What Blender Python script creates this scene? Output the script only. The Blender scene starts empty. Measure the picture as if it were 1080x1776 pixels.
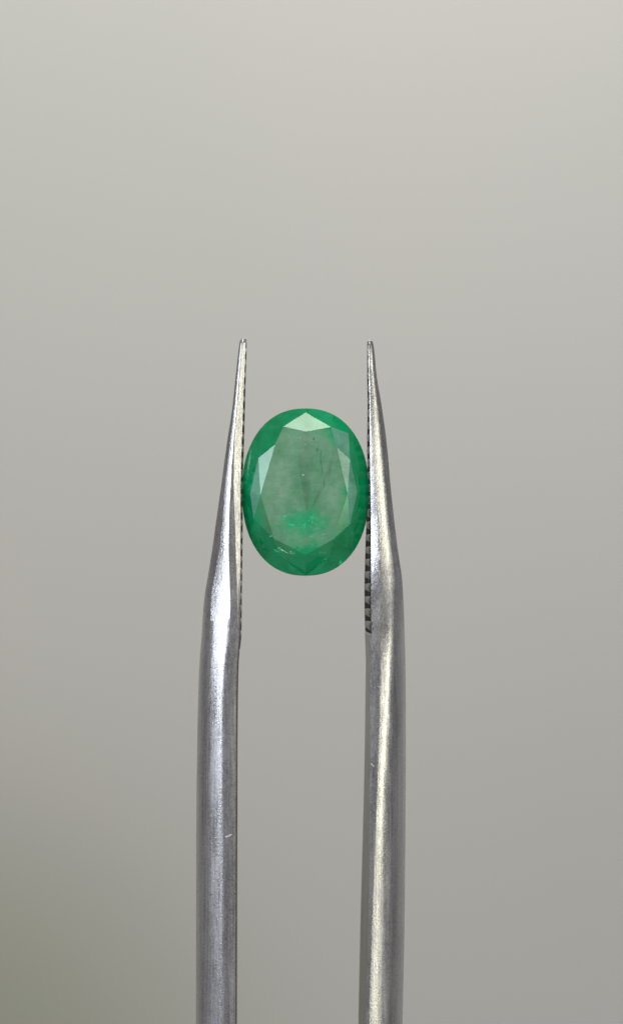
import bpy, bmesh, math, random
from mathutils import Vector, Matrix, noise

random.seed(7)
R = math.radians
U = 0.001                      # all lengths below are written in millimetres
K = 0.0324                     # millimetres per photograph pixel in the plane of the stone
sc = bpy.context.scene
C = sc.collection

# ------------------------------------------------------------------ camera
DIST = 200.0
cam_d = bpy.data.cameras.new('camera')
cam_d.sensor_fit = 'VERTICAL'
cam_d.sensor_height = 24.0
cam_d.lens = 24.0 * DIST / (1776 * K)
cam_d.clip_start = 0.01
cam_d.clip_end = 50
cam_d.dof.use_dof = True
cam_d.dof.focus_distance = (DIST - 0.8) * U
cam_d.dof.aperture_fstop = 32
cam = bpy.data.objects.new('camera', cam_d)
cam.location = (0, -DIST * U, 0)
cam.rotation_euler = (R(90), 0, 0)
C.objects.link(cam)
sc.camera = cam

# ------------------------------------------------------------------ world and lamps
w = bpy.data.worlds.new('World')
sc.world = w
w.use_nodes = True
bg = w.node_tree.nodes['Background']
bg.inputs['Color'].default_value = (0.96, 0.955, 0.98, 1)
bg.inputs['Strength'].default_value = 0.285

def lamp(name, loc, target, sx, sy, power, col, spread=180):
    d = bpy.data.lights.new(name, 'AREA')
    d.shape = 'RECTANGLE'
    d.size = sx * U
    d.size_y = sy * U
    d.energy = power
    d.color = col
    d.spread = R(spread)
    o = bpy.data.objects.new(name, d)
    o.location = Vector(loc) * U
    o.rotation_euler = (Vector(target) - Vector(loc)).to_track_quat('-Z', 'Z').to_euler()
    C.objects.link(o)
    return o

lamp('left_softbox', (-308, -276, 90), (0, 0, 10), 95, 260, 0.045, (0.84, 0.91, 1.0), 48)
lamp('right_softbox', (255, -330, 40), (0, 0, 30), 130, 330, 0.080, (1.0, 0.99, 0.76), 72)
lamp('overhead_lamp', (10, -225, 390), (0, 0, 0), 220, 150, 0.046, (0.97, 1.0, 0.88), 42)
lamp('added_backdrop_fill', (15, 150, 330), (0, 350, 80), 280, 110, 1.26, (1.0, 0.97, 0.94))  # added unseen lamp that gives the backdrop its falloff from the top

sc.view_settings.view_transform = 'Standard'
sc.view_settings.look = 'None'
sc.view_settings.exposure = 0.0
sc.view_settings.gamma = 1.0
sc.cycles.max_bounces = 16
sc.cycles.transmission_bounces = 14
sc.cycles.glossy_bounces = 6
sc.cycles.sample_clamp_indirect = 6

def px(x, y, d=0.0):
    """photograph pixel -> point in mm, in the plane y = d (distance behind the stone's girdle)"""
    s = (DIST + d) / DIST
    return Vector(((x - 540) * K * s, d, (888 - y) * K * s))

# ------------------------------------------------------------------ node helpers
def mat(name):
    m = bpy.data.materials.new(name)
    m.use_nodes = True
    nt = m.node_tree
    nt.nodes.clear()
    out = nt.nodes.new('ShaderNodeOutputMaterial')
    return m, nt, out

def N(nt, kind, **kw):
    n = nt.nodes.new(kind)
    for k, v in kw.items():
        if k in n.inputs:
            n.inputs[k].default_value = v
        else:
            setattr(n, k, v)
    return n

def mapped(nt, scale, loc=(0, 0, 0)):
    g = N(nt, 'ShaderNodeNewGeometry')
    mp = N(nt, 'ShaderNodeMapping')
    mp.inputs['Scale'].default_value = scale
    mp.inputs['Location'].default_value = loc
    nt.links.new(g.outputs['Position'], mp.inputs['Vector'])
    return mp.outputs['Vector']

def noise_tex(nt, scale, detail=3, rough=0.5, loc=(0, 0, 0)):
    """scale: cycles per millimetre on each axis"""
    t = N(nt, 'ShaderNodeTexNoise')
    t.inputs['Scale'].default_value = 1.0
    t.inputs['Detail'].default_value = detail
    t.inputs['Roughness'].default_value = rough
    nt.links.new(mapped(nt, tuple(s / U for s in scale), loc), t.inputs['Vector'])
    return t.outputs['Fac']

def ramp(nt, src, stops):
    r = N(nt, 'ShaderNodeValToRGB')
    e = r.color_ramp.elements
    while len(e) > 1:
        e.remove(e[-1])
    e[0].position, e[0].color = stops[0][0], (*stops[0][1], 1)
    for p, c in stops[1:]:
        x = e.new(p)
        x.color = (*c, 1)
    nt.links.new(src, r.inputs['Fac'])
    return r.outputs['Color']

def maprange(nt, src, a, b, c, d):
    m = N(nt, 'ShaderNodeMapRange')
    for i, v in zip(('From Min', 'From Max', 'To Min', 'To Max'), (a, b, c, d)):
        m.inputs[i].default_value = v
    nt.links.new(src, m.inputs['Value'])
    return m.outputs['Result']

def math_n(nt, op, a, b):
    m = N(nt, 'ShaderNodeMath', operation=op)
    for i, v in enumerate((a, b)):
        if isinstance(v, (int, float)):
            m.inputs[i].default_value = v
        else:
            nt.links.new(v, m.inputs[i])
    return m.outputs[0]

# ------------------------------------------------------------------ materials
def steel(name, base, rough, grain, streak, speck=1.0):
    m, nt, out = mat(name)
    p = N(nt, 'ShaderNodeBsdfPrincipled')
    p.inputs['Metallic'].default_value = 1.0
    st = noise_tex(nt, (14, 14, 0.16), 4, 0.65)        # brushing, along the arm
    gr = noise_tex(nt, (13, 13, 9), 2, 0.8)            # sand-blasted grain
    cl = noise_tex(nt, (0.9, 0.9, 0.22), 4, 0.6)       # slow clouding of the finish
    sm = noise_tex(nt, (1.6, 1.6, 0.9), 4, 0.7, (4.1, 2.2, 0.6))   # handling smudges
    a = math_n(nt, 'MULTIPLY', math_n(nt, 'SUBTRACT', st, 0.5), 1.5 * streak)
    b = math_n(nt, 'MULTIPLY', math_n(nt, 'SUBTRACT', gr, 0.5), 1.5 * speck)
    c = math_n(nt, 'MULTIPLY', math_n(nt, 'SUBTRACT', cl, 0.5), 0.5)
    s = math_n(nt, 'ADD', math_n(nt, 'ADD', math_n(nt, 'ADD', a, b), c), 0.5)
    col = ramp(nt, s, [(0.05, tuple(c * 0.35 for c in base)), (0.5, base), (0.95, tuple(min(1, c * 1.6) for c in base))])
    nt.links.new(col, p.inputs['Base Color'])
    rg = math_n(nt, 'ADD', maprange(nt, cl, 0.3, 0.7, rough * 0.8, rough * 1.2), maprange(nt, sm, 0.35, 0.7, -0.04, 0.06))
    nt.links.new(rg, p.inputs['Roughness'])
    b1 = N(nt, 'ShaderNodeBump')
    b1.inputs['Strength'].default_value = grain
    b1.inputs['Distance'].default_value = 0.02 * U
    nt.links.new(gr, b1.inputs['Height'])
    b2 = N(nt, 'ShaderNodeBump')
    b2.inputs['Strength'].default_value = streak * 0.3
    b2.inputs['Distance'].default_value = 0.02 * U
    nt.links.new(st, b2.inputs['Height'])
    nt.links.new(b1.outputs['Normal'], b2.inputs['Normal'])
    nt.links.new(b2.outputs['Normal'], p.inputs['Normal'])
    nt.links.new(p.outputs['BSDF'], out.inputs['Surface'])
    return m

M_STEEL = steel('satin_steel', (0.51, 0.50, 0.515), 0.275, 0.4, 0.75, 0.75)
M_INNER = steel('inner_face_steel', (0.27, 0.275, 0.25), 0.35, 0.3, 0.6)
M_TOOTH_SHADED = steel('shaded_tooth_steel', (0.25, 0.25, 0.235), 0.40, 0.4, 0.2)  # same tooth steel, darkened to paint in the right jaw's shaded inner side
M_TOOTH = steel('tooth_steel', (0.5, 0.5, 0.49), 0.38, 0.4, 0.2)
M_GROOVE = steel('groove_steel', (0.10, 0.10, 0.09), 0.6, 0.4, 0.2)
M_GAP_SHADE = steel('gap_shade_steel', (0.02, 0.02, 0.02), 0.7, 0.4, 0.2)  # near-black colour paints in the shade in the gaps between teeth

def backdrop_material():
    m, nt, out = mat('backdrop_paper')
    p = N(nt, 'ShaderNodeBsdfPrincipled')
    p.inputs['Roughness'].default_value = 0.95
    p.inputs['Specular IOR Level'].default_value = 0.1
    t = noise_tex(nt, (0.016, 0.016, 0.011), 1.5, 0.4, (3.1, 0.4, 1.7))
    col = ramp(nt, t, [(0.30, (0.58, 0.585, 0.55)), (0.5, (0.60, 0.597, 0.567)), (0.7, (0.615, 0.602, 0.574))])
    # soft shadow low on the left, painted into the colour as an olive patch
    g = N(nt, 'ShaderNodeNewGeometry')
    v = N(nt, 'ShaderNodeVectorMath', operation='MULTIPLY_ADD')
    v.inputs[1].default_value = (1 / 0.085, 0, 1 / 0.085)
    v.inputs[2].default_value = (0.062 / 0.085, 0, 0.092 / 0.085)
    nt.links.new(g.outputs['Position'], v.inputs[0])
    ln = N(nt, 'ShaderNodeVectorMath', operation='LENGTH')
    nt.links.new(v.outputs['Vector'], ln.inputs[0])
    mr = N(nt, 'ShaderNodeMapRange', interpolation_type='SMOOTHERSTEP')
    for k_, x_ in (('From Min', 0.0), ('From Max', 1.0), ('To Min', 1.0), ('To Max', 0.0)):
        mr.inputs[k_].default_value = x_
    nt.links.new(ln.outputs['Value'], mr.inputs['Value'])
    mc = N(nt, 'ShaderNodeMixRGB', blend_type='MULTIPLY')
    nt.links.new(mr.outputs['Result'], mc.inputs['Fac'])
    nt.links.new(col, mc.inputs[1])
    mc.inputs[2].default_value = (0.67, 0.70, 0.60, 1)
    nt.links.new(mc.outputs[0], p.inputs['Base Color'])
    nt.links.new(p.outputs['BSDF'], out.inputs['Surface'])
    return m

def emerald_material(name, tint, milk, milk_col_a, milk_col_b, rough=0.0, clear=None, through=0.0):
    """glass with a green tint at every passage, partly clouded by milky jardin"""
    m, nt, out = mat(name)
    g = N(nt, 'ShaderNodeBsdfGlass')
    g.inputs['IOR'].default_value = 1.58
    g.inputs['Roughness'].default_value = rough
    g.inputs['Color'].default_value = (*tint, 1)
    d = N(nt, 'ShaderNodeBsdfDiffuse')
    n1 = noise_tex(nt, (0.55, 0.55, 0.40), 5, 0.6, (2.3, 0, 5.1))
    n2 = noise_tex(nt, (1.7, 1.7, 3.2), 4, 0.65, (7.7, 1, 0.3))
    mix = math_n(nt, 'ADD', math_n(nt, 'MULTIPLY', n1, 0.7), math_n(nt, 'MULTIPLY', n2, 0.3))
    col = ramp(nt, mix, [(0.36, milk_col_a), (0.62, milk_col_b)])
    fac_milk = maprange(nt, mix, 0.38, 0.62, milk * 0.85, milk * 1.15)
    if clear:
        # the milky cloud has an edge of its own: outside it the crystal is clear, deep green
        geo = N(nt, 'ShaderNodeNewGeometry')
        off = N(nt, 'ShaderNodeVectorMath', operation='MULTIPLY_ADD')
        c = px(524, 840) * U
        sx, sz = 92 * K * U, 124 * K * U
        off.inputs[1].default_value = (1 / sx, 0, 1 / sz)
        off.inputs[2].default_value = (-c.x / sx, 0, -c.z / sz)
        nt.links.new(geo.outputs['Position'], off.inputs[0])
        ln = N(nt, 'ShaderNodeVectorMath', operation='LENGTH')
        nt.links.new(off.outputs['Vector'], ln.inputs[0])
        rr = math_n(nt, 'ADD', ln.outputs['Value'], math_n(nt, 'MULTIPLY', math_n(nt, 'SUBTRACT', mix, 0.5), 1.6))
        k = maprange(nt, rr, 0.78, 1.05, 0.0, 1.0)
        mc = N(nt, 'ShaderNodeMixRGB')
        nt.links.new(k, mc.inputs['Fac'])
        nt.links.new(col, mc.inputs[1])
        mc.inputs[2].default_value = (*clear, 1)
        col = mc.outputs[0]
        # vivid green pocket in the lower middle
        o2 = N(nt, 'ShaderNodeVectorMath', operation='MULTIPLY_ADD')
        c = px(528, 906) * U
        sx, sz = 40 * K * U, 23 * K * U
        o2.inputs[1].default_value = (1 / sx, 0, 1 / sz)
        o2.inputs[2].default_value = (-c.x / sx, 0, -c.z / sz)
        nt.links.new(geo.outputs['Position'], o2.inputs[0])
        l2 = N(nt, 'ShaderNodeVectorMath', operation='LENGTH')
        nt.links.new(o2.outputs['Vector'], l2.inputs[0])
        r2 = math_n(nt, 'ADD', l2.outputs['Value'], math_n(nt, 'MULTIPLY', math_n(nt, 'SUBTRACT', n2, 0.5), 2.2))
        mv = N(nt, 'ShaderNodeMixRGB')
        nt.links.new(maprange(nt, r2, 0.45, 1.35, 0.9, 0.0), mv.inputs['Fac'])
        nt.links.new(col, mv.inputs[1])
        mv.inputs[2].default_value = (0.005, 0.46, 0.19, 1)
        col = mv.outputs[0]
        mt = N(nt, 'ShaderNodeMixRGB')
        nt.links.new(k, mt.inputs['Fac'])
        mt.inputs[1].default_value = (*tint, 1)
        mt.inputs[2].default_value = (0.25, 0.85, 0.52, 1)
        nt.links.new(mt.outputs[0], g.inputs['Color'])
    nt.links.new(col, d.inputs['Color'])
    f = N(nt, 'ShaderNodeFresnel')
    f.inputs['IOR'].default_value = 1.58
    gl = N(nt, 'ShaderNodeBsdfGlossy')
    gl.inputs['Roughness'].default_value = 0.02
    gl.inputs['Color'].default_value = (1, 1, 1, 1)
    ms = N(nt, 'ShaderNodeMixShader')
    nt.links.new(f.outputs[0], ms.inputs['Fac'])
    tr = N(nt, 'ShaderNodeBsdfTranslucent')
    nt.links.new(col, tr.inputs['Color'])
    dt = N(nt, 'ShaderNodeMixShader')
    dt.inputs['Fac'].default_value = through
    nt.links.new(d.outputs[0], dt.inputs[1])
    nt.links.new(tr.outputs[0], dt.inputs[2])
    nt.links.new(dt.outputs[0], ms.inputs[1])
    nt.links.new(gl.outputs[0], ms.inputs[2])
    mm = N(nt, 'ShaderNodeMixShader')
    nt.links.new(fac_milk, mm.inputs['Fac'])
    nt.links.new(g.outputs[0], mm.inputs[1])
    nt.links.new(ms.outputs[0], mm.inputs[2])
    nt.links.new(mm.outputs[0], out.inputs['Surface'])
    return m

CLEAR = (0.002, 0.37, 0.145)
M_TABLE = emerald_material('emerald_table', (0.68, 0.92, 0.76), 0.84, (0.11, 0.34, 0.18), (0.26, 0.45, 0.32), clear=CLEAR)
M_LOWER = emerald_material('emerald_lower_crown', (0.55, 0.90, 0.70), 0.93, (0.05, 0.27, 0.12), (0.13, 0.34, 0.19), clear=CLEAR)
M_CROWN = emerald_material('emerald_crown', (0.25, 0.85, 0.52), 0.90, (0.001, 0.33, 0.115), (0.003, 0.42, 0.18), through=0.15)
M_GLINT = emerald_material('emerald_painted_glint', (0.45, 0.88, 0.70), 0.80, (0.10, 0.42, 0.29), (0.22, 0.56, 0.42), through=0.15)  # crown green made paler: a soft reflection painted into these facets
M_PAV = emerald_material('emerald_pavilion', (0.35, 0.88, 0.60), 0.60, (0.10, 0.60, 0.30), (0.22, 0.75, 0.45), through=0.7)

def simple(name, col, rough, metal=0.0, alpha_glass=False):
    m, nt, out = mat(name)
    p = N(nt, 'ShaderNodeBsdfPrincipled')
    t = noise_tex(nt, (6, 6, 6), 3, 0.6)
    c = ramp(nt, t, [(0.3, tuple(x * 0.7 for x in col)), (0.7, tuple(min(1, x * 1.2) for x in col))])
    nt.links.new(c, p.inputs['Base Color'])
    p.inputs['Roughness'].default_value = rough
    p.inputs['Metallic'].default_value = metal
    nt.links.new(p.outputs['BSDF'], out.inputs['Surface'])
    return m

M_INC_DARK = simple('dark_inclusion', (0.075, 0.24, 0.135), 0.7)
M_INC_PALE = simple('pale_inclusion', (0.24, 0.62, 0.42), 0.4)
M_INC_VIVID = simple('vivid_inclusion', (0.015, 0.60, 0.27), 0.35)
M_SCRATCH = simple('bright_scratch', (0.9, 0.9, 0.88), 0.5, 0.15)

# ------------------------------------------------------------------ object helpers
def link_mesh(name, verts, faces, m, parent=None, smooth=None, scale=U):
    me = bpy.data.meshes.new(name)
    me.from_pydata([tuple(Vector(v) * scale) for v in verts], [], faces)
    me.materials.append(m)
    bm = bmesh.new()
    bm.from_mesh(me)
    bmesh.ops.recalc_face_normals(bm, faces=bm.faces)
    bm.to_mesh(me)
    bm.free()
    if smooth is not None:
        for p in me.polygons:
            p.use_smooth = True
        me.set_sharp_from_angle(angle=R(smooth))
    me.update()
    o = bpy.data.objects.new(name, me)
    C.objects.link(o)
    if parent:
        o.parent = parent
    return o

def empty(name, loc=(0, 0, 0)):
    o = bpy.data.objects.new(name, None)
    o.location = Vector(loc) * U
    o.empty_display_size = 0.002
    C.objects.link(o)
    return o

def attach(child, parent):
    child.parent = parent
    child.matrix_parent_inverse = Matrix.Translation(-parent.location)

# ------------------------------------------------------------------ backdrop
v = [(-900, 350, -700), (900, 350, -700), (900, 350, 900), (-900, 350, 900)]
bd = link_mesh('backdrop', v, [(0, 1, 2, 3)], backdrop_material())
bd['kind'] = 'structure'
bd['label'] = 'plain warm grey out-of-focus backdrop behind the tweezers'

# ------------------------------------------------------------------ tweezers
def pchip(xs, ys):
    n = len(xs)
    h = [xs[i + 1] - xs[i] for i in range(n - 1)]
    dl = [(ys[i + 1] - ys[i]) / h[i] for i in range(n - 1)]
    d = [dl[0]] + [0] * (n - 2) + [dl[-1]]
    for i in range(1, n - 1):
        if dl[i - 1] * dl[i] > 0:
            w1, w2 = 2 * h[i] + h[i - 1], h[i] + 2 * h[i - 1]
            d[i] = (w1 + w2) / (w1 / dl[i - 1] + w2 / dl[i])
    def f(x):
        if x <= xs[0]: return ys[0]
        if x >= xs[-1]: return ys[-1]
        i = 0
        while xs[i + 1] < x: i += 1
        t = (x - xs[i]) / h[i]
        return ((1 + 2 * t) * (1 - t) ** 2 * ys[i] + t * (1 - t) ** 2 * h[i] * d[i]
                + t * t * (3 - 2 * t) * ys[i + 1] + t * t * (t - 1) * h[i] * d[i + 1])
    return f

# rows: photograph y; edges of the bands seen on the arm (photograph x), outer edge first.
# bands are facets of the arm's cross-section; each has the direction it faces (degrees, 0 = front)
#        y     outer  b1     b2     b3     inner  back-inner
LEFT = [(587,  420.5, 421.5, 422.5, 423.5, 425.5, 425.5),
        (589,  417.5, 419.5, 421.0, 422.5, 426.8, 427.2),
        (593,  415.8, 418.0, 420.0, 421.5, 427.4, 427.8),
        (600,  414.8, 417.0, 419.2, 420.7, 427.3, 427.7),
        (650,  409.0, 411.8, 415.0, 416.4, 425.5, 426.2),
        (700,  404.0, 407.0, 411.0, 412.2, 424.2, 425.0),
        (770,  393.5, 399.0, 404.8, 406.5, 422.3, 423.2),
        (850,  382.6, 390.0, 399.6, 405.5, 419.8, 421.0),
        (900,  375.5, 386.0, 397.2, 407.5, 419.6, 421.0),
        (950,  368.6, 380.5, 396.4, 409.0, 419.0, 420.6),
        (1000, 360.6, 372.0, 398.0, 410.8, 418.6, 420.0),
        (1030, 355.6, 367.0, 399.0, 411.6, 418.4, 419.6),
        (1050, 353.3, 366.0, 399.4, 412.0, 418.3, 419.4),
        (1100, 350.0, 365.0, 395.5, 412.2, 417.8, 418.8),
        (1150, 346.3, 362.5, 390.0, 410.0, 413.6, 414.2),
        (1220, 343.6, 361.5, 386.0, 408.6, 412.2, 412.8),
        (1300, 342.0, 361.0, 385.5, 408.2, 411.6, 412.2),
        (1450, 340.6, 361.0, 386.0, 408.0, 411.2, 411.8),
        (1600, 340.2, 361.5, 386.5, 407.6, 410.8, 411.6),
        (1776, 340.0, 362.0, 386.5, 407.0, 410.4, 411.2)]
RIGHT = [(590,  642.5, 641.8, 641.2, 640.6, 640.0, 638.5),
         (592,  645.6, 643.4, 641.6, 640.0, 637.5, 636.6),
         (598,  647.2, 644.2, 642.2, 640.0, 637.8, 636.2),
         (650,  652.6, 648.5, 645.5, 641.0, 638.8, 635.8),
         (700,  660.8, 654.6, 650.0, 642.5, 640.0, 636.4),
         (770,  670.3, 661.5, 655.5, 645.0, 640.2, 635.6),
         (850,  677.6, 669.0, 663.0, 650.5, 640.2, 636.6),
         (900,  683.0, 673.6, 667.0, 655.0, 640.0, 634.6),
         (950,  689.0, 678.5, 671.0, 656.5, 639.8, 632.6),
         (990,  695.0, 682.8, 673.5, 657.4, 639.6, 631.6),
         (1000, 696.5, 683.6, 674.5, 657.6, 639.5, 631.2),
         (1050, 699.6, 682.6, 674.5, 658.0, 639.3, 631.0),
         (1100, 701.3, 682.0, 674.0, 658.4, 640.4, 632.4),
         (1150, 702.6, 681.6, 672.0, 658.4, 641.4, 634.0),
         (1220, 703.2, 681.0, 669.0, 657.2, 641.8, 633.2),
         (1300, 703.2, 679.0, 664.0, 655.0, 641.8, 632.2),
         (1450, 702.4, 677.0, 658.0, 650.0, 641.0, 629.0),
         (1600, 701.0, 676.0, 655.0, 643.6, 638.6, 625.0),
         (1776, 697.4, 672.0, 652.6, 638.4, 633.4, 621.4)]
# facing angles at each end of a band for the blade (upper) and the shank (lower); + faces the inner side on the left arm
L_UP = [(-66, -60), (-36, -23), (-2, 4), (24, 26)]
L_LO = [(-84, -44), (-33, -20), (-6, 4), (30, 55)]
R_UP = [(64, 58), (34, 20), (17, 9), (-15, -24)]
R_LO = [(84, 52), (36, 17), (14, 8), (-4, -8)]

def arm(rows, up, lo, side, tail, parent):
    """side=-1 left arm, +1 right arm.  returns the arm and functions giving the grip face"""
    ys = [r[0] for r in rows]
    fx = [pchip(ys, [r[i] for r in rows]) for i in range(1, 7)]
    tip = ys[0]
    samples, y = [], tip
    for q in (0, .5, 1, 2, 3, 4.5, 6, 8, 10):
        samples.append(tip + q)
    y = tip + 12
    while y < 1840:
        samples.append(y)
        y += 3.0
    SUB = 5
    verts, faces, grip, ground, inner = [], [], [], [], []
    def section(cols, bands, z, hmin, recess, jit):
        # front profile by stepping along the bands with the slope of each facing angle
        pts = [(cols[0], 0.0)]
        yy = 0.0
        idx_inner = None
        for b in range(4):
            a0, a1 = bands[b]
            x0, x1 = cols[b], cols[b + 1]
            for s in range(1, SUB + 1):
                t = s / SUB
                tm = (s - .5) / SUB
                th = R(a0 + (a1 - a0) * tm)
                dx = (x1 - x0) / SUB
                yy += dx * math.tan(th)
                pts.append((x0 + (x1 - x0) * t, yy))
        if recess is None:
            return min(p[1] for p in pts), max(p[1] for p in pts) - min(p[1] for p in pts)
        # hold the profile at its middle so that the ragged edge does not ripple along the arm
        yref = pts[2 * SUB][1]
        top = [(x, yv - yref + jit[0]) for x, yv in pts]   # nearest point about 0, larger = farther back
        depth = jit[1] * 2 + hmin
        front = [Vector((x, yv - depth / 2, z)) for x, yv in top]
        dx = cols[5] - cols[4]
        n = len(front)
        back = [Vector((x + dx * (i / (n - 1)), depth / 2 - yv, z)) for i, (x, yv) in enumerate(top)]
        fi, bi = front[-1].copy(), back[-1].copy()
        # the ground of the grip face lies a little behind the crests of the teeth
        front[-1] = front[-1] + Vector((recess * side, 0, 0))
        back[-1] = back[-1] + Vector((recess * side * (0.0 if side < 0 else 0.2), 0, 0))
        return front + back[::-1], fi, bi
    def params(y):
        t = min(1, max(0, (y - 960) / 150.0))
        t = t * t * (3 - 2 * t)
        bands = [tuple(u + (l - u) * t for u, l in zip(a, b)) for a, b in zip(up, lo)]
        cols = [(f(y) - 540) * K for f in fx]
        return bands, cols
    raw = []
    for y in samples:
        bands, cols = params(y)
        mn, dp = section(cols, bands, 0, 0, None, 0)
        yy = 0.0
        for b in range(2):
            for s_ in range(SUB):
                yy += (cols[b + 1] - cols[b]) / SUB * math.tan(R(bands[b][0] + (bands[b][1] - bands[b][0]) * (s_ + .5) / SUB))
        raw.append((y, yy - mn, dp))
    def smoothed(y):
        wd = 8 + min(38, max(0, (y - tip) * 0.35))
        ws = [(math.exp(-((q[0] - y) / wd) ** 2), q) for q in raw if abs(q[0] - y) < 3 * wd]
        tot = sum(w_ for w_, _ in ws)
        return sum(w_ * q[1] for w_, q in ws) / tot, sum(w_ * q[2] for w_, q in ws) / tot
    ring = None
    for y in samples:
        z = (888 - y) * K
        t = min(1, max(0, (y - 960) / 150.0))
        t = t * t * (3 - 2 * t)
        bands = [tuple(u + (l - u) * t for u, l in zip(a, b)) for a, b in zip(up, lo)]
        cols = [(f(y) - 540) * K for f in fx]
        if 640 < y < 1030:                                 # ragged grinding edge
            j = noise.noise(Vector((y * 0.13, side * 9.1, 0))) * 1.1 + noise.noise(Vector((y * 0.37, side * 4.1, 3))) * 0.8
            cols[1] += j * K * min(1, (y - 640) / 200)
        cols[3] += noise.noise(Vector((y * 0.05, side * 3.3, 7))) * 0.5 * K
        hm = 0.35 + 0.6 * min(1, max(0, (y - tip) / 260)) ** 0.8
        rec = 0.0
        lim = 1128 if side < 0 else 1098
        if tip + 8 < y < lim:
            rec = 0.115
        if y < tip + 8:
            hm *= 0.25 + 0.75 * math.sqrt(min(1, (y - tip) / 8))
        pts, fi, bi = section(cols, bands, z, hm, rec, smoothed(y))
        if tip + 6 < y < lim + 3:
            grip.append((y, fi, bi))
        # perspective: a point nearer than the stone's plane looks larger; bring it back onto the photograph's outline
        base = len(verts)
        verts += [Vector((p.x * (DIST + p.y) / DIST, p.y, p.z)) for p in pts]
        n = len(pts)
        if ring is not None:
            for i in range(n):
                j = (i + 1) % n
                if i == n // 2 - 1:
                    (ground if rec > 0 else inner).append(len(faces))
                faces.append((ring + i, ring + j, base + j, base + i))
        else:
            faces.append(tuple(range(base, base + n)))
        ring = base
    # the rest of the arm below the frame, bowing in to the joint
    last = [verts[ring + i].copy() for i in range(n)]
    cx = sum(p.x for p in last) / n
    for k in range(1, 25):
        t = k / 24
        z = last[0].z + (tail - last[0].z) * t
        e = t * t * (3 - 2 * t)
        bow = math.sin(t * math.pi) * 0.6 * side
        ncx = cx + (side * 0.95 - 0.3 - cx) * e + bow
        thin = 1 - 0.35 * e
        base = len(verts)
        verts += [Vector((ncx + (p.x - cx) * thin, p.y * (1 + 0.25 * e), z)) for p in last]
        for i in range(n):
            j = (i + 1) % n
            if i == n // 2 - 1:
                inner.append(len(faces))
            faces.append((ring + i, ring + j, base + j, base + i))
        ring = base
    faces.append(tuple(range(ring, ring + n))[::-1])
    o = link_mesh('arm', verts, faces, M_STEEL, smooth=17)
    o.data.materials.append(M_GAP_SHADE)
    o.data.materials.append(M_INNER)
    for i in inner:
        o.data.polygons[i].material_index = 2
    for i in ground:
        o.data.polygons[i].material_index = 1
    attach(o, parent)
    return o, grip

tw = empty('tweezers', (-0.3, 0, -118))
tw['label'] = 'pair of upright satin steel gem tweezers with serrated jaws gripping the green stone'
tw['category'] = 'tweezers'

left_arm, left_grip = arm(LEFT, L_UP, L_LO, -1, -112, tw)
right_arm, right_grip = arm(RIGHT, R_UP, R_LO, 1, -112, tw)
left_arm['label'] = 'left steel arm with a dark band along its front'
right_arm['label'] = 'right steel arm with a pale yellow highlight stripe'

def tooth_mesh(m):
    # unit tooth: 1 long in y, crest towards +x, height 1, width 1 in z
    prof = [(-0.35, -0.5), (0.35, -0.46), (0.78, -0.30), (0.97, -0.12), (1.0, 0.06), (0.85, 0.26), (0.45, 0.42), (-0.35, 0.5)]
    n = len(prof)
    vs, fs = [], []
    for s in (-0.5, -0.47, 0.47, 0.5):
        k = 0.82 if abs(s) == 0.5 else 1.0
        vs += [(a * k if a > 0 else a, s, b * (0.9 if abs(s) == 0.5 else 1)) for a, b in prof]
    for r in range(3):
        for i in range(n):
            j = (i + 1) % n
            fs.append((r * n + i, r * n + j, (r + 1) * n + j, (r + 1) * n + i))
    fs.append(tuple(range(n))[::-1])
    fs.append(tuple(range(3 * n, 4 * n)))
    me = bpy.data.meshes.new('tooth')
    me.from_pydata(vs, [], fs)
    me.materials.append(m)
    bm = bmesh.new(); bm.from_mesh(me)
    bmesh.ops.recalc_face_normals(bm, faces=bm.faces)
    bm.to_mesh(me); bm.free()
    for p in me.polygons: p.use_smooth = True
    me.set_sharp_from_angle(angle=R(40))
    return me

TOOTH = {-1: tooth_mesh(M_TOOTH), 1: tooth_mesh(M_TOOTH_SHADED)}
def teeth(arm_o, grip, side, y0, y1, pitch):
    y = y0
    while y < y1:
        _, fi, bi = min(grip, key=lambda g: abs(g[0] - y))
        fi = Vector((fi.x * (DIST + fi.y) / DIST, fi.y, fi.z)); bi = Vector((bi.x * (DIST + bi.y) / DIST, bi.y, bi.z))
        mid = (fi + bi) / 2
        d = bi - fi
        o = bpy.data.objects.new('tooth', TOOTH[side])
        C.objects.link(o)
        L = math.hypot(d.x, d.y)
        ang = math.atan2(-d.x, d.y)
        hgt = 0.115
        if side < 0:
            o.matrix_world = (Matrix.Translation(Vector((mid.x - hgt, mid.y, (888 - y) * K)) * U) @ Matrix.Rotation(ang, 4, 'Z')
                              @ Matrix.Diagonal((hgt * U, (L + 0.0) * U, pitch * K * random.uniform(.58, .74) * U, 1)))
        else:
            o.matrix_world = (Matrix.Translation(Vector((mid.x + hgt, mid.y, (888 - y) * K)) * U) @ Matrix.Rotation(ang + math.pi, 4, 'Z')
                              @ Matrix.Diagonal((hgt * U, (L + 0.0) * U, pitch * K * random.uniform(.66, .80) * U, 1)))
        mw = o.matrix_world.copy()
        o.parent = arm_o
        bpy.context.view_layer.update()
        o.matrix_parent_inverse = arm_o.matrix_world.inverted()
        y += pitch * random.uniform(0.97, 1.03)

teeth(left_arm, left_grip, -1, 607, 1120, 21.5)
teeth(right_arm, right_grip, 1, 609, 1092, 21.5)

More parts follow.
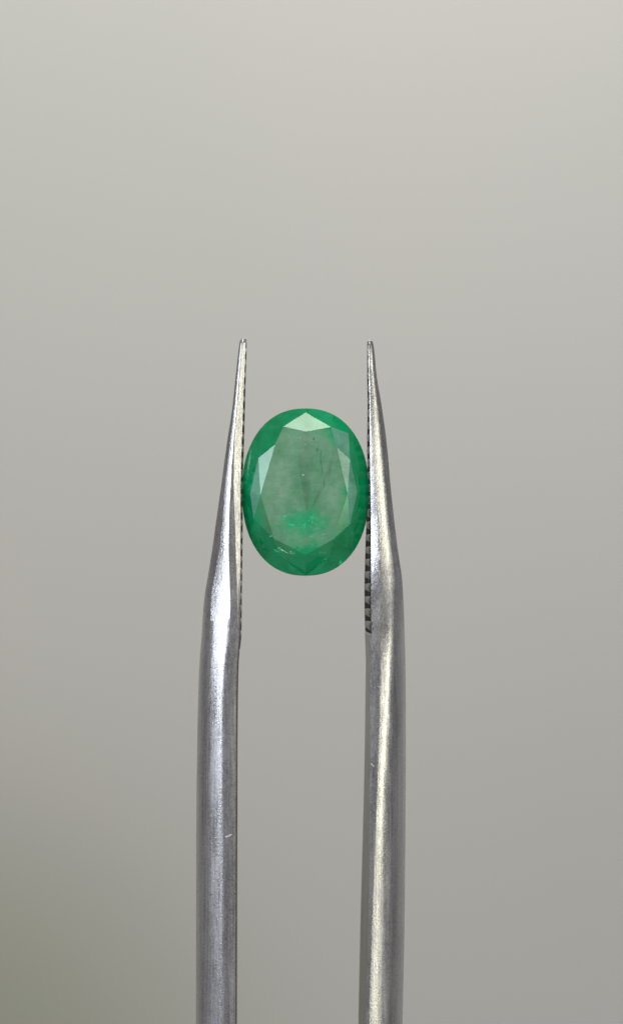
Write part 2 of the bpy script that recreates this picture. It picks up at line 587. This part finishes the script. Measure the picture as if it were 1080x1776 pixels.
# welded joint where the two arms meet, far below the frame
vs, fs = [], []
secs = [(-105, 1.9, 2.2), (-112, 2.1, 3.4), (-117, 1.8, 3.2), (-118, 1.2, 2.4)]
for z, a, b in secs:
    for k in range(20):
        t = k / 20 * math.tau
        vs.append((-0.3 + a * math.copysign(abs(math.cos(t)) ** .6, math.cos(t)), b * math.copysign(abs(math.sin(t)) ** .6, math.sin(t)), z))
for r in range(len(secs) - 1):
    for k in range(20):
        j = (k + 1) % 20
        fs.append((r * 20 + k, r * 20 + j, r * 20 + 20 + j, r * 20 + 20 + k))
fs += [tuple(range(20)), tuple(range(len(vs) - 20, len(vs)))]
attach(link_mesh('joint', vs, fs, M_STEEL, smooth=35), tw)

# small scratches and nicks in the steel
def surface_depth(o, x, z):
    dg = Vector((0, 1, 0))
    inv = o.matrix_world.inverted()
    hit, p, nrm, _ = o.ray_cast(inv @ (Vector((x, -50, z)) * U), dg)
    return (o.matrix_world @ p).y / U if hit else -1.5

bpy.context.view_layer.update()
def scratch(arm_o, path, wid, m, name='scratch'):
    vs, fs = [], []
    n = len(path)
    for i, (a, b) in enumerate(path):
        p = px(a, b)
        s = wid * K * (0.25 + math.sin(math.pi * (i + .5) / n))
        for dz, dy in ((-.5, 0.01), (-.2, -.012), (.2, -.012), (.5, 0.01)):
            x, z = p.x * 0.99, p.z + dz * s
            yy = surface_depth(arm_o, x, z)
            vs.append((x, yy + dy, z))
    for i in range(n - 1):
        for k in range(3):
            fs.append((i * 4 + k, i * 4 + k + 1, i * 4 + 5 + k, i * 4 + 4 + k))
    o = link_mesh(name, vs, fs, m)
    attach(o, arm_o)
    return o

scratch(left_arm, [(391, 1444), (394, 1443.6), (397, 1442.6), (400, 1441), (403, 1439)], 3.4, M_SCRATCH)
scratch(left_arm, [(372, 1446), (375, 1446), (378, 1445)], 1.3, M_SCRATCH)
scratch(right_arm, [(655, 1186), (657, 1187), (660, 1187), (662, 1184)], 2.0, M_SCRATCH)
scratch(right_arm, [(642, 1317), (644, 1319), (646, 1321), (648, 1322)], 2.2, M_SCRATCH)

# ------------------------------------------------------------------ emerald
FWD = -0.6       # the stone is gripped a little forward of the middle of the blades
em = empty('emerald', px(529, 853.5))
em['label'] = 'oval faceted green emerald with cloudy inclusions held between the tweezer tips'
em['category'] = 'gemstone'
GC = (529.6, 853.5)
AX, AZ = 109.4, 144.6
def gir(deg, d=0.0, k=1.0):
    """point on the girdle; 0 = top, clockwise"""
    t = R(deg)
    s, c = math.sin(t), math.cos(t)
    e = 2.24                                   # a little squarer than an ellipse
    q = (abs(s) ** e + abs(c) ** e) ** (-1 / e)
    s, c = s * q, c * q
    return px(GC[0] + AX * k * s, GC[1] - AZ * k * c, d)

TD = -0.85                                     # table height in front of the girdle
T2 = [(530.5, 749), (584, 776), (602.3, 856.5), (577.5, 935.5), (530, 962), (475, 934), (452.0, 858), (477.4, 771)]
T = [px(x, y, TD) for x, y in T2]
# star points with the slope of each star facet (degrees)
S2 = [(573.5, 741, 10), (606.5, 797, 21), (606.5, 909, 18.5), (572, 966, 33),
      (487, 966, 33), (440, 899, 24), (448, 795, 26), (491.5, 740, 10)]
S = []
for i, (x, y, a) in enumerate(S2):
    (x0, y0), (x1, y1) = T2[i], T2[(i + 1) % 8]
    L = math.hypot(x1 - x0, y1 - y0)
    dist = abs((x - x0) * (y1 - y0) - (y - y0) * (x1 - x0)) / L * K
    S.append(px(x, y, TD + dist * math.tan(R(a))))
KT = [(530, 716, TD + 1.069 * math.tan(R(30))), (604, 752, -0.34), (619, 853, -0.52), (604, 952, -0.20), (530, 992, -0.12), (453, 952, -0.20), (434, 856, TD + 0.583 * math.tan(R(16))), (450, 750, -0.16)]
GF = 0.05
def gird8(i, d): return gir([0, 38, 90, 142, 180, 218, 270, 322][i % 8], d)
def girmid(i, d): return gir([17, 64, 116, 163, 197, 244, 296, 343][i % 8], d)

def facet(name, pts, m):
    c = px(*GC)
    vs = [p for p in pts]
    me = bpy.data.meshes.new(name)
    me.from_pydata([tuple(p * U) for p in vs], [], [tuple(range(len(vs)))] if len(vs) < 4 or name == 'table' else
                   [(0, i, i + 1) for i in range(1, len(vs) - 1)])
    me.materials.append(m)
    me.update()
    for p in me.polygons:                     # every crown facet faces the front
        if p.normal.y > 0:
            p.flip()
    me.update()
    o = bpy.data.objects.new(name, me)
    C.objects.link(o)
    attach(o, em)
    return o

facet('table', T, M_TABLE)
for i in range(8):
    facet('star_facet', [T[i], S[i], T[(i + 1) % 8]], M_TABLE if i in (0, 7) else M_LOWER if i in (3, 4, 5) else M_GLINT if i == 1 else M_CROWN)
for i in range(8):
    g = px(*KT[i])
    # kite facet: table corner, star point, outer tip, star point  (folded once along its length)
    facet('kite_facet', [T[i], S[i - 1], g, S[i]], {4: M_LOWER, 6: M_GLINT, 2: M_GLINT, 1: M_GLINT}.get(i, M_CROWN))
    # girdle facets: from each star point down to the girdle
    def arc(a0, a1, n=5):
        return [gir(a0 + (a1 - a0) * k / n, GF) for k in range(n + 1)]
    A8 = [0, 38, 90, 142, 180, 218, 270, 322, 360]
    AM = [17, 64, 116, 163, 197, 244, 296, 343]
    facet('upper_girdle_facet', [S[i], g] + arc(A8[i], AM[i]), M_CROWN)
    facet('upper_girdle_facet', [S[i - 1], g] + arc(A8[i] if i else 360, AM[i - 1]), M_CROWN)

# girdle band (frosted edge)
A8 = [0, 38, 90, 142, 180, 218, 270, 322]
AM = [17, 64, 116, 163, 197, 244, 296, 343]
crn = sorted(set(A8 + AM + [a0 + (a1 - a0) * k / 5 for i, a0 in enumerate(A8) for a1 in (AM[i], AM[i - 1] - (360 if i == 0 else 0)) for k in range(6)]))
ang = sorted({round(a % 360, 4) for a in crn})
n = len(ang)
vs = [gir(a, GF) for a in ang] + [gir(a, 0.09, 1.002) for a in ang] + [gir(a, 0.14) for a in ang]
fs = []
for r in range(2):
    for i in range(n):
        j = (i + 1) % n
        fs.append((r * n + i, r * n + j, r * n + n + j, r * n + n + i))
g_o = link_mesh('girdle', vs, fs, M_CROWN, smooth=30)
attach(g_o, em)

# pavilion: eight main facets and sixteen lower girdle facets down to the culet
CUL = px(533, 898, 2.30)
def mid8(i): return gir(A8[i % 8], 0.14)
def inner(i, k=0.42, d=1.72):
    p = gir(AM[i % 8], 0, k)
    p.y = d
    return p
vs, fs = [], []
def addf(pts):
    b = len(vs); vs.extend(pts); fs.append(tuple(range(b, b + len(pts))))
for i in range(8):
    m_ = gir(A8[i], 0, 0.86); m_.y = 0.62
    addf([CUL, inner(i - 1), m_]); addf([CUL, m_, inner(i)])
    a0 = A8[i]
    for (a1, inn) in ((AM[i], inner(i)), (AM[i - 1] - (360 if i == 0 else 0), inner(i - 1))):
        ring_ = [gir(a0 + (a1 - a0) * k / 5, 0.14) for k in range(6)]
        for k in range(5):
            addf([m_, ring_[k], ring_[k + 1]])
        addf([m_, ring_[5], inn])
bmv = bmesh.new()
for p in vs: bmv.verts.new(p * U)
bmv.verts.ensure_lookup_table()
for f in fs: bmv.faces.new([bmv.verts[i] for i in f])
bmesh.ops.remove_doubles(bmv, verts=bmv.verts, dist=0.000001)
bmesh.ops.recalc_face_normals(bmv, faces=bmv.faces)
me = bpy.data.meshes.new('pavilion')
bmv.to_mesh(me); bmv.free()
me.materials.append(M_PAV)
cen = px(GC[0], GC[1], 0.4) * U
if sum(p.normal.dot(p.center - cen) for p in me.polygons) < 0:
    me.flip_normals()
po = bpy.data.objects.new('pavilion', me)
C.objects.link(po)
attach(po, em)

# inclusions: flecks, feathers and crystals inside the stone
def fleck(x, y, d, sx, sz, m, rot=0.0, name='inclusion', rag=0.6, sy=0.12):
    bm = bmesh.new()
    bmesh.ops.create_icosphere(bm, subdivisions=2 if max(sx, sz) > 3 else 1, radius=1)
    c = px(x, y, d)
    for v_ in bm.verts:
        k = 1 + rag * noise.noise(v_.co * 1.7 + Vector((x, y, 0)))
        q = Vector((v_.co.x * sx * k, v_.co.y * min(sx, sz) * sy * k, v_.co.z * sz * k)) * K
        q = Matrix.Rotation(R(rot), 3, 'Y') @ q
        v_.co = (c + q) * U
    me_ = bpy.data.meshes.new(name)
    bm.to_mesh(me_); bm.free()
    me_.materials.append(m)
    o = bpy.data.objects.new(name, me_)
    C.objects.link(o)
    attach(o, em)
    return o

for a in [(550, 780, 2.5, 2.5, 10), (556, 800, 1.6, 4.5, 0), (484, 782, 3, 1.4, -25), (483, 857, 3, .9, -10), (512, 874, 1.8, 1.4, 0),
          (473, 921, 2.4, 1.8, 10), (483, 935, 1.7, 1.3, 0), (544, 762, 1.8, 2.6, 0), (561.5, 838, 0.9, 11, -2), (558, 815, 0.8, 12, -3), (556, 790, 1.0, 7, 8),
          (508, 902, 1.8, 1.4, 20), (513, 884, 1.5, 1.1, 0)]:
    fleck(a[0], a[1], TD, a[2], a[3], M_INC_DARK, a[4])
for a in [(520, 760, 1.9, 1.3, -35), (514, 765, 1.2, 1.2, 0), (501, 758, 1.1, 1.4, 0), (525.5, 824, 2.4, 1.6, 0), (578, 822.5, .9, .9, 0),
          (529, 771, 1.5, 1, 0), (494, 895, 2.1, 1.2, 25), (509, 902.5, 1.1, .8, 0), (470, 930, 3, 1, -20),
          (558.5, 934, 1.3, .7, 0), (560, 926, 3, .4, 0), (540, 930, 4, .35, 2), (522, 938, 3, .35, 4)]:
    fleck(a[0], a[1], TD, a[2], a[3], M_INC_PALE, a[4])
for a in [(540, 898, 3.2, 3.2, 20), (536, 903, 2, 1.6, 0), (541, 905, 1.8, 3, 0), (528, 912, 2, 6, 5), (492, 899, 3.5, 2.6, 30), (505, 910, 6, 2, 10),
          (543, 893, 2, 1.4, 0)]:
    fleck(a[0], a[1], TD, a[2], a[3], M_INC_VIVID, a[4], rag=0.9)

em.location.y += FWD * U
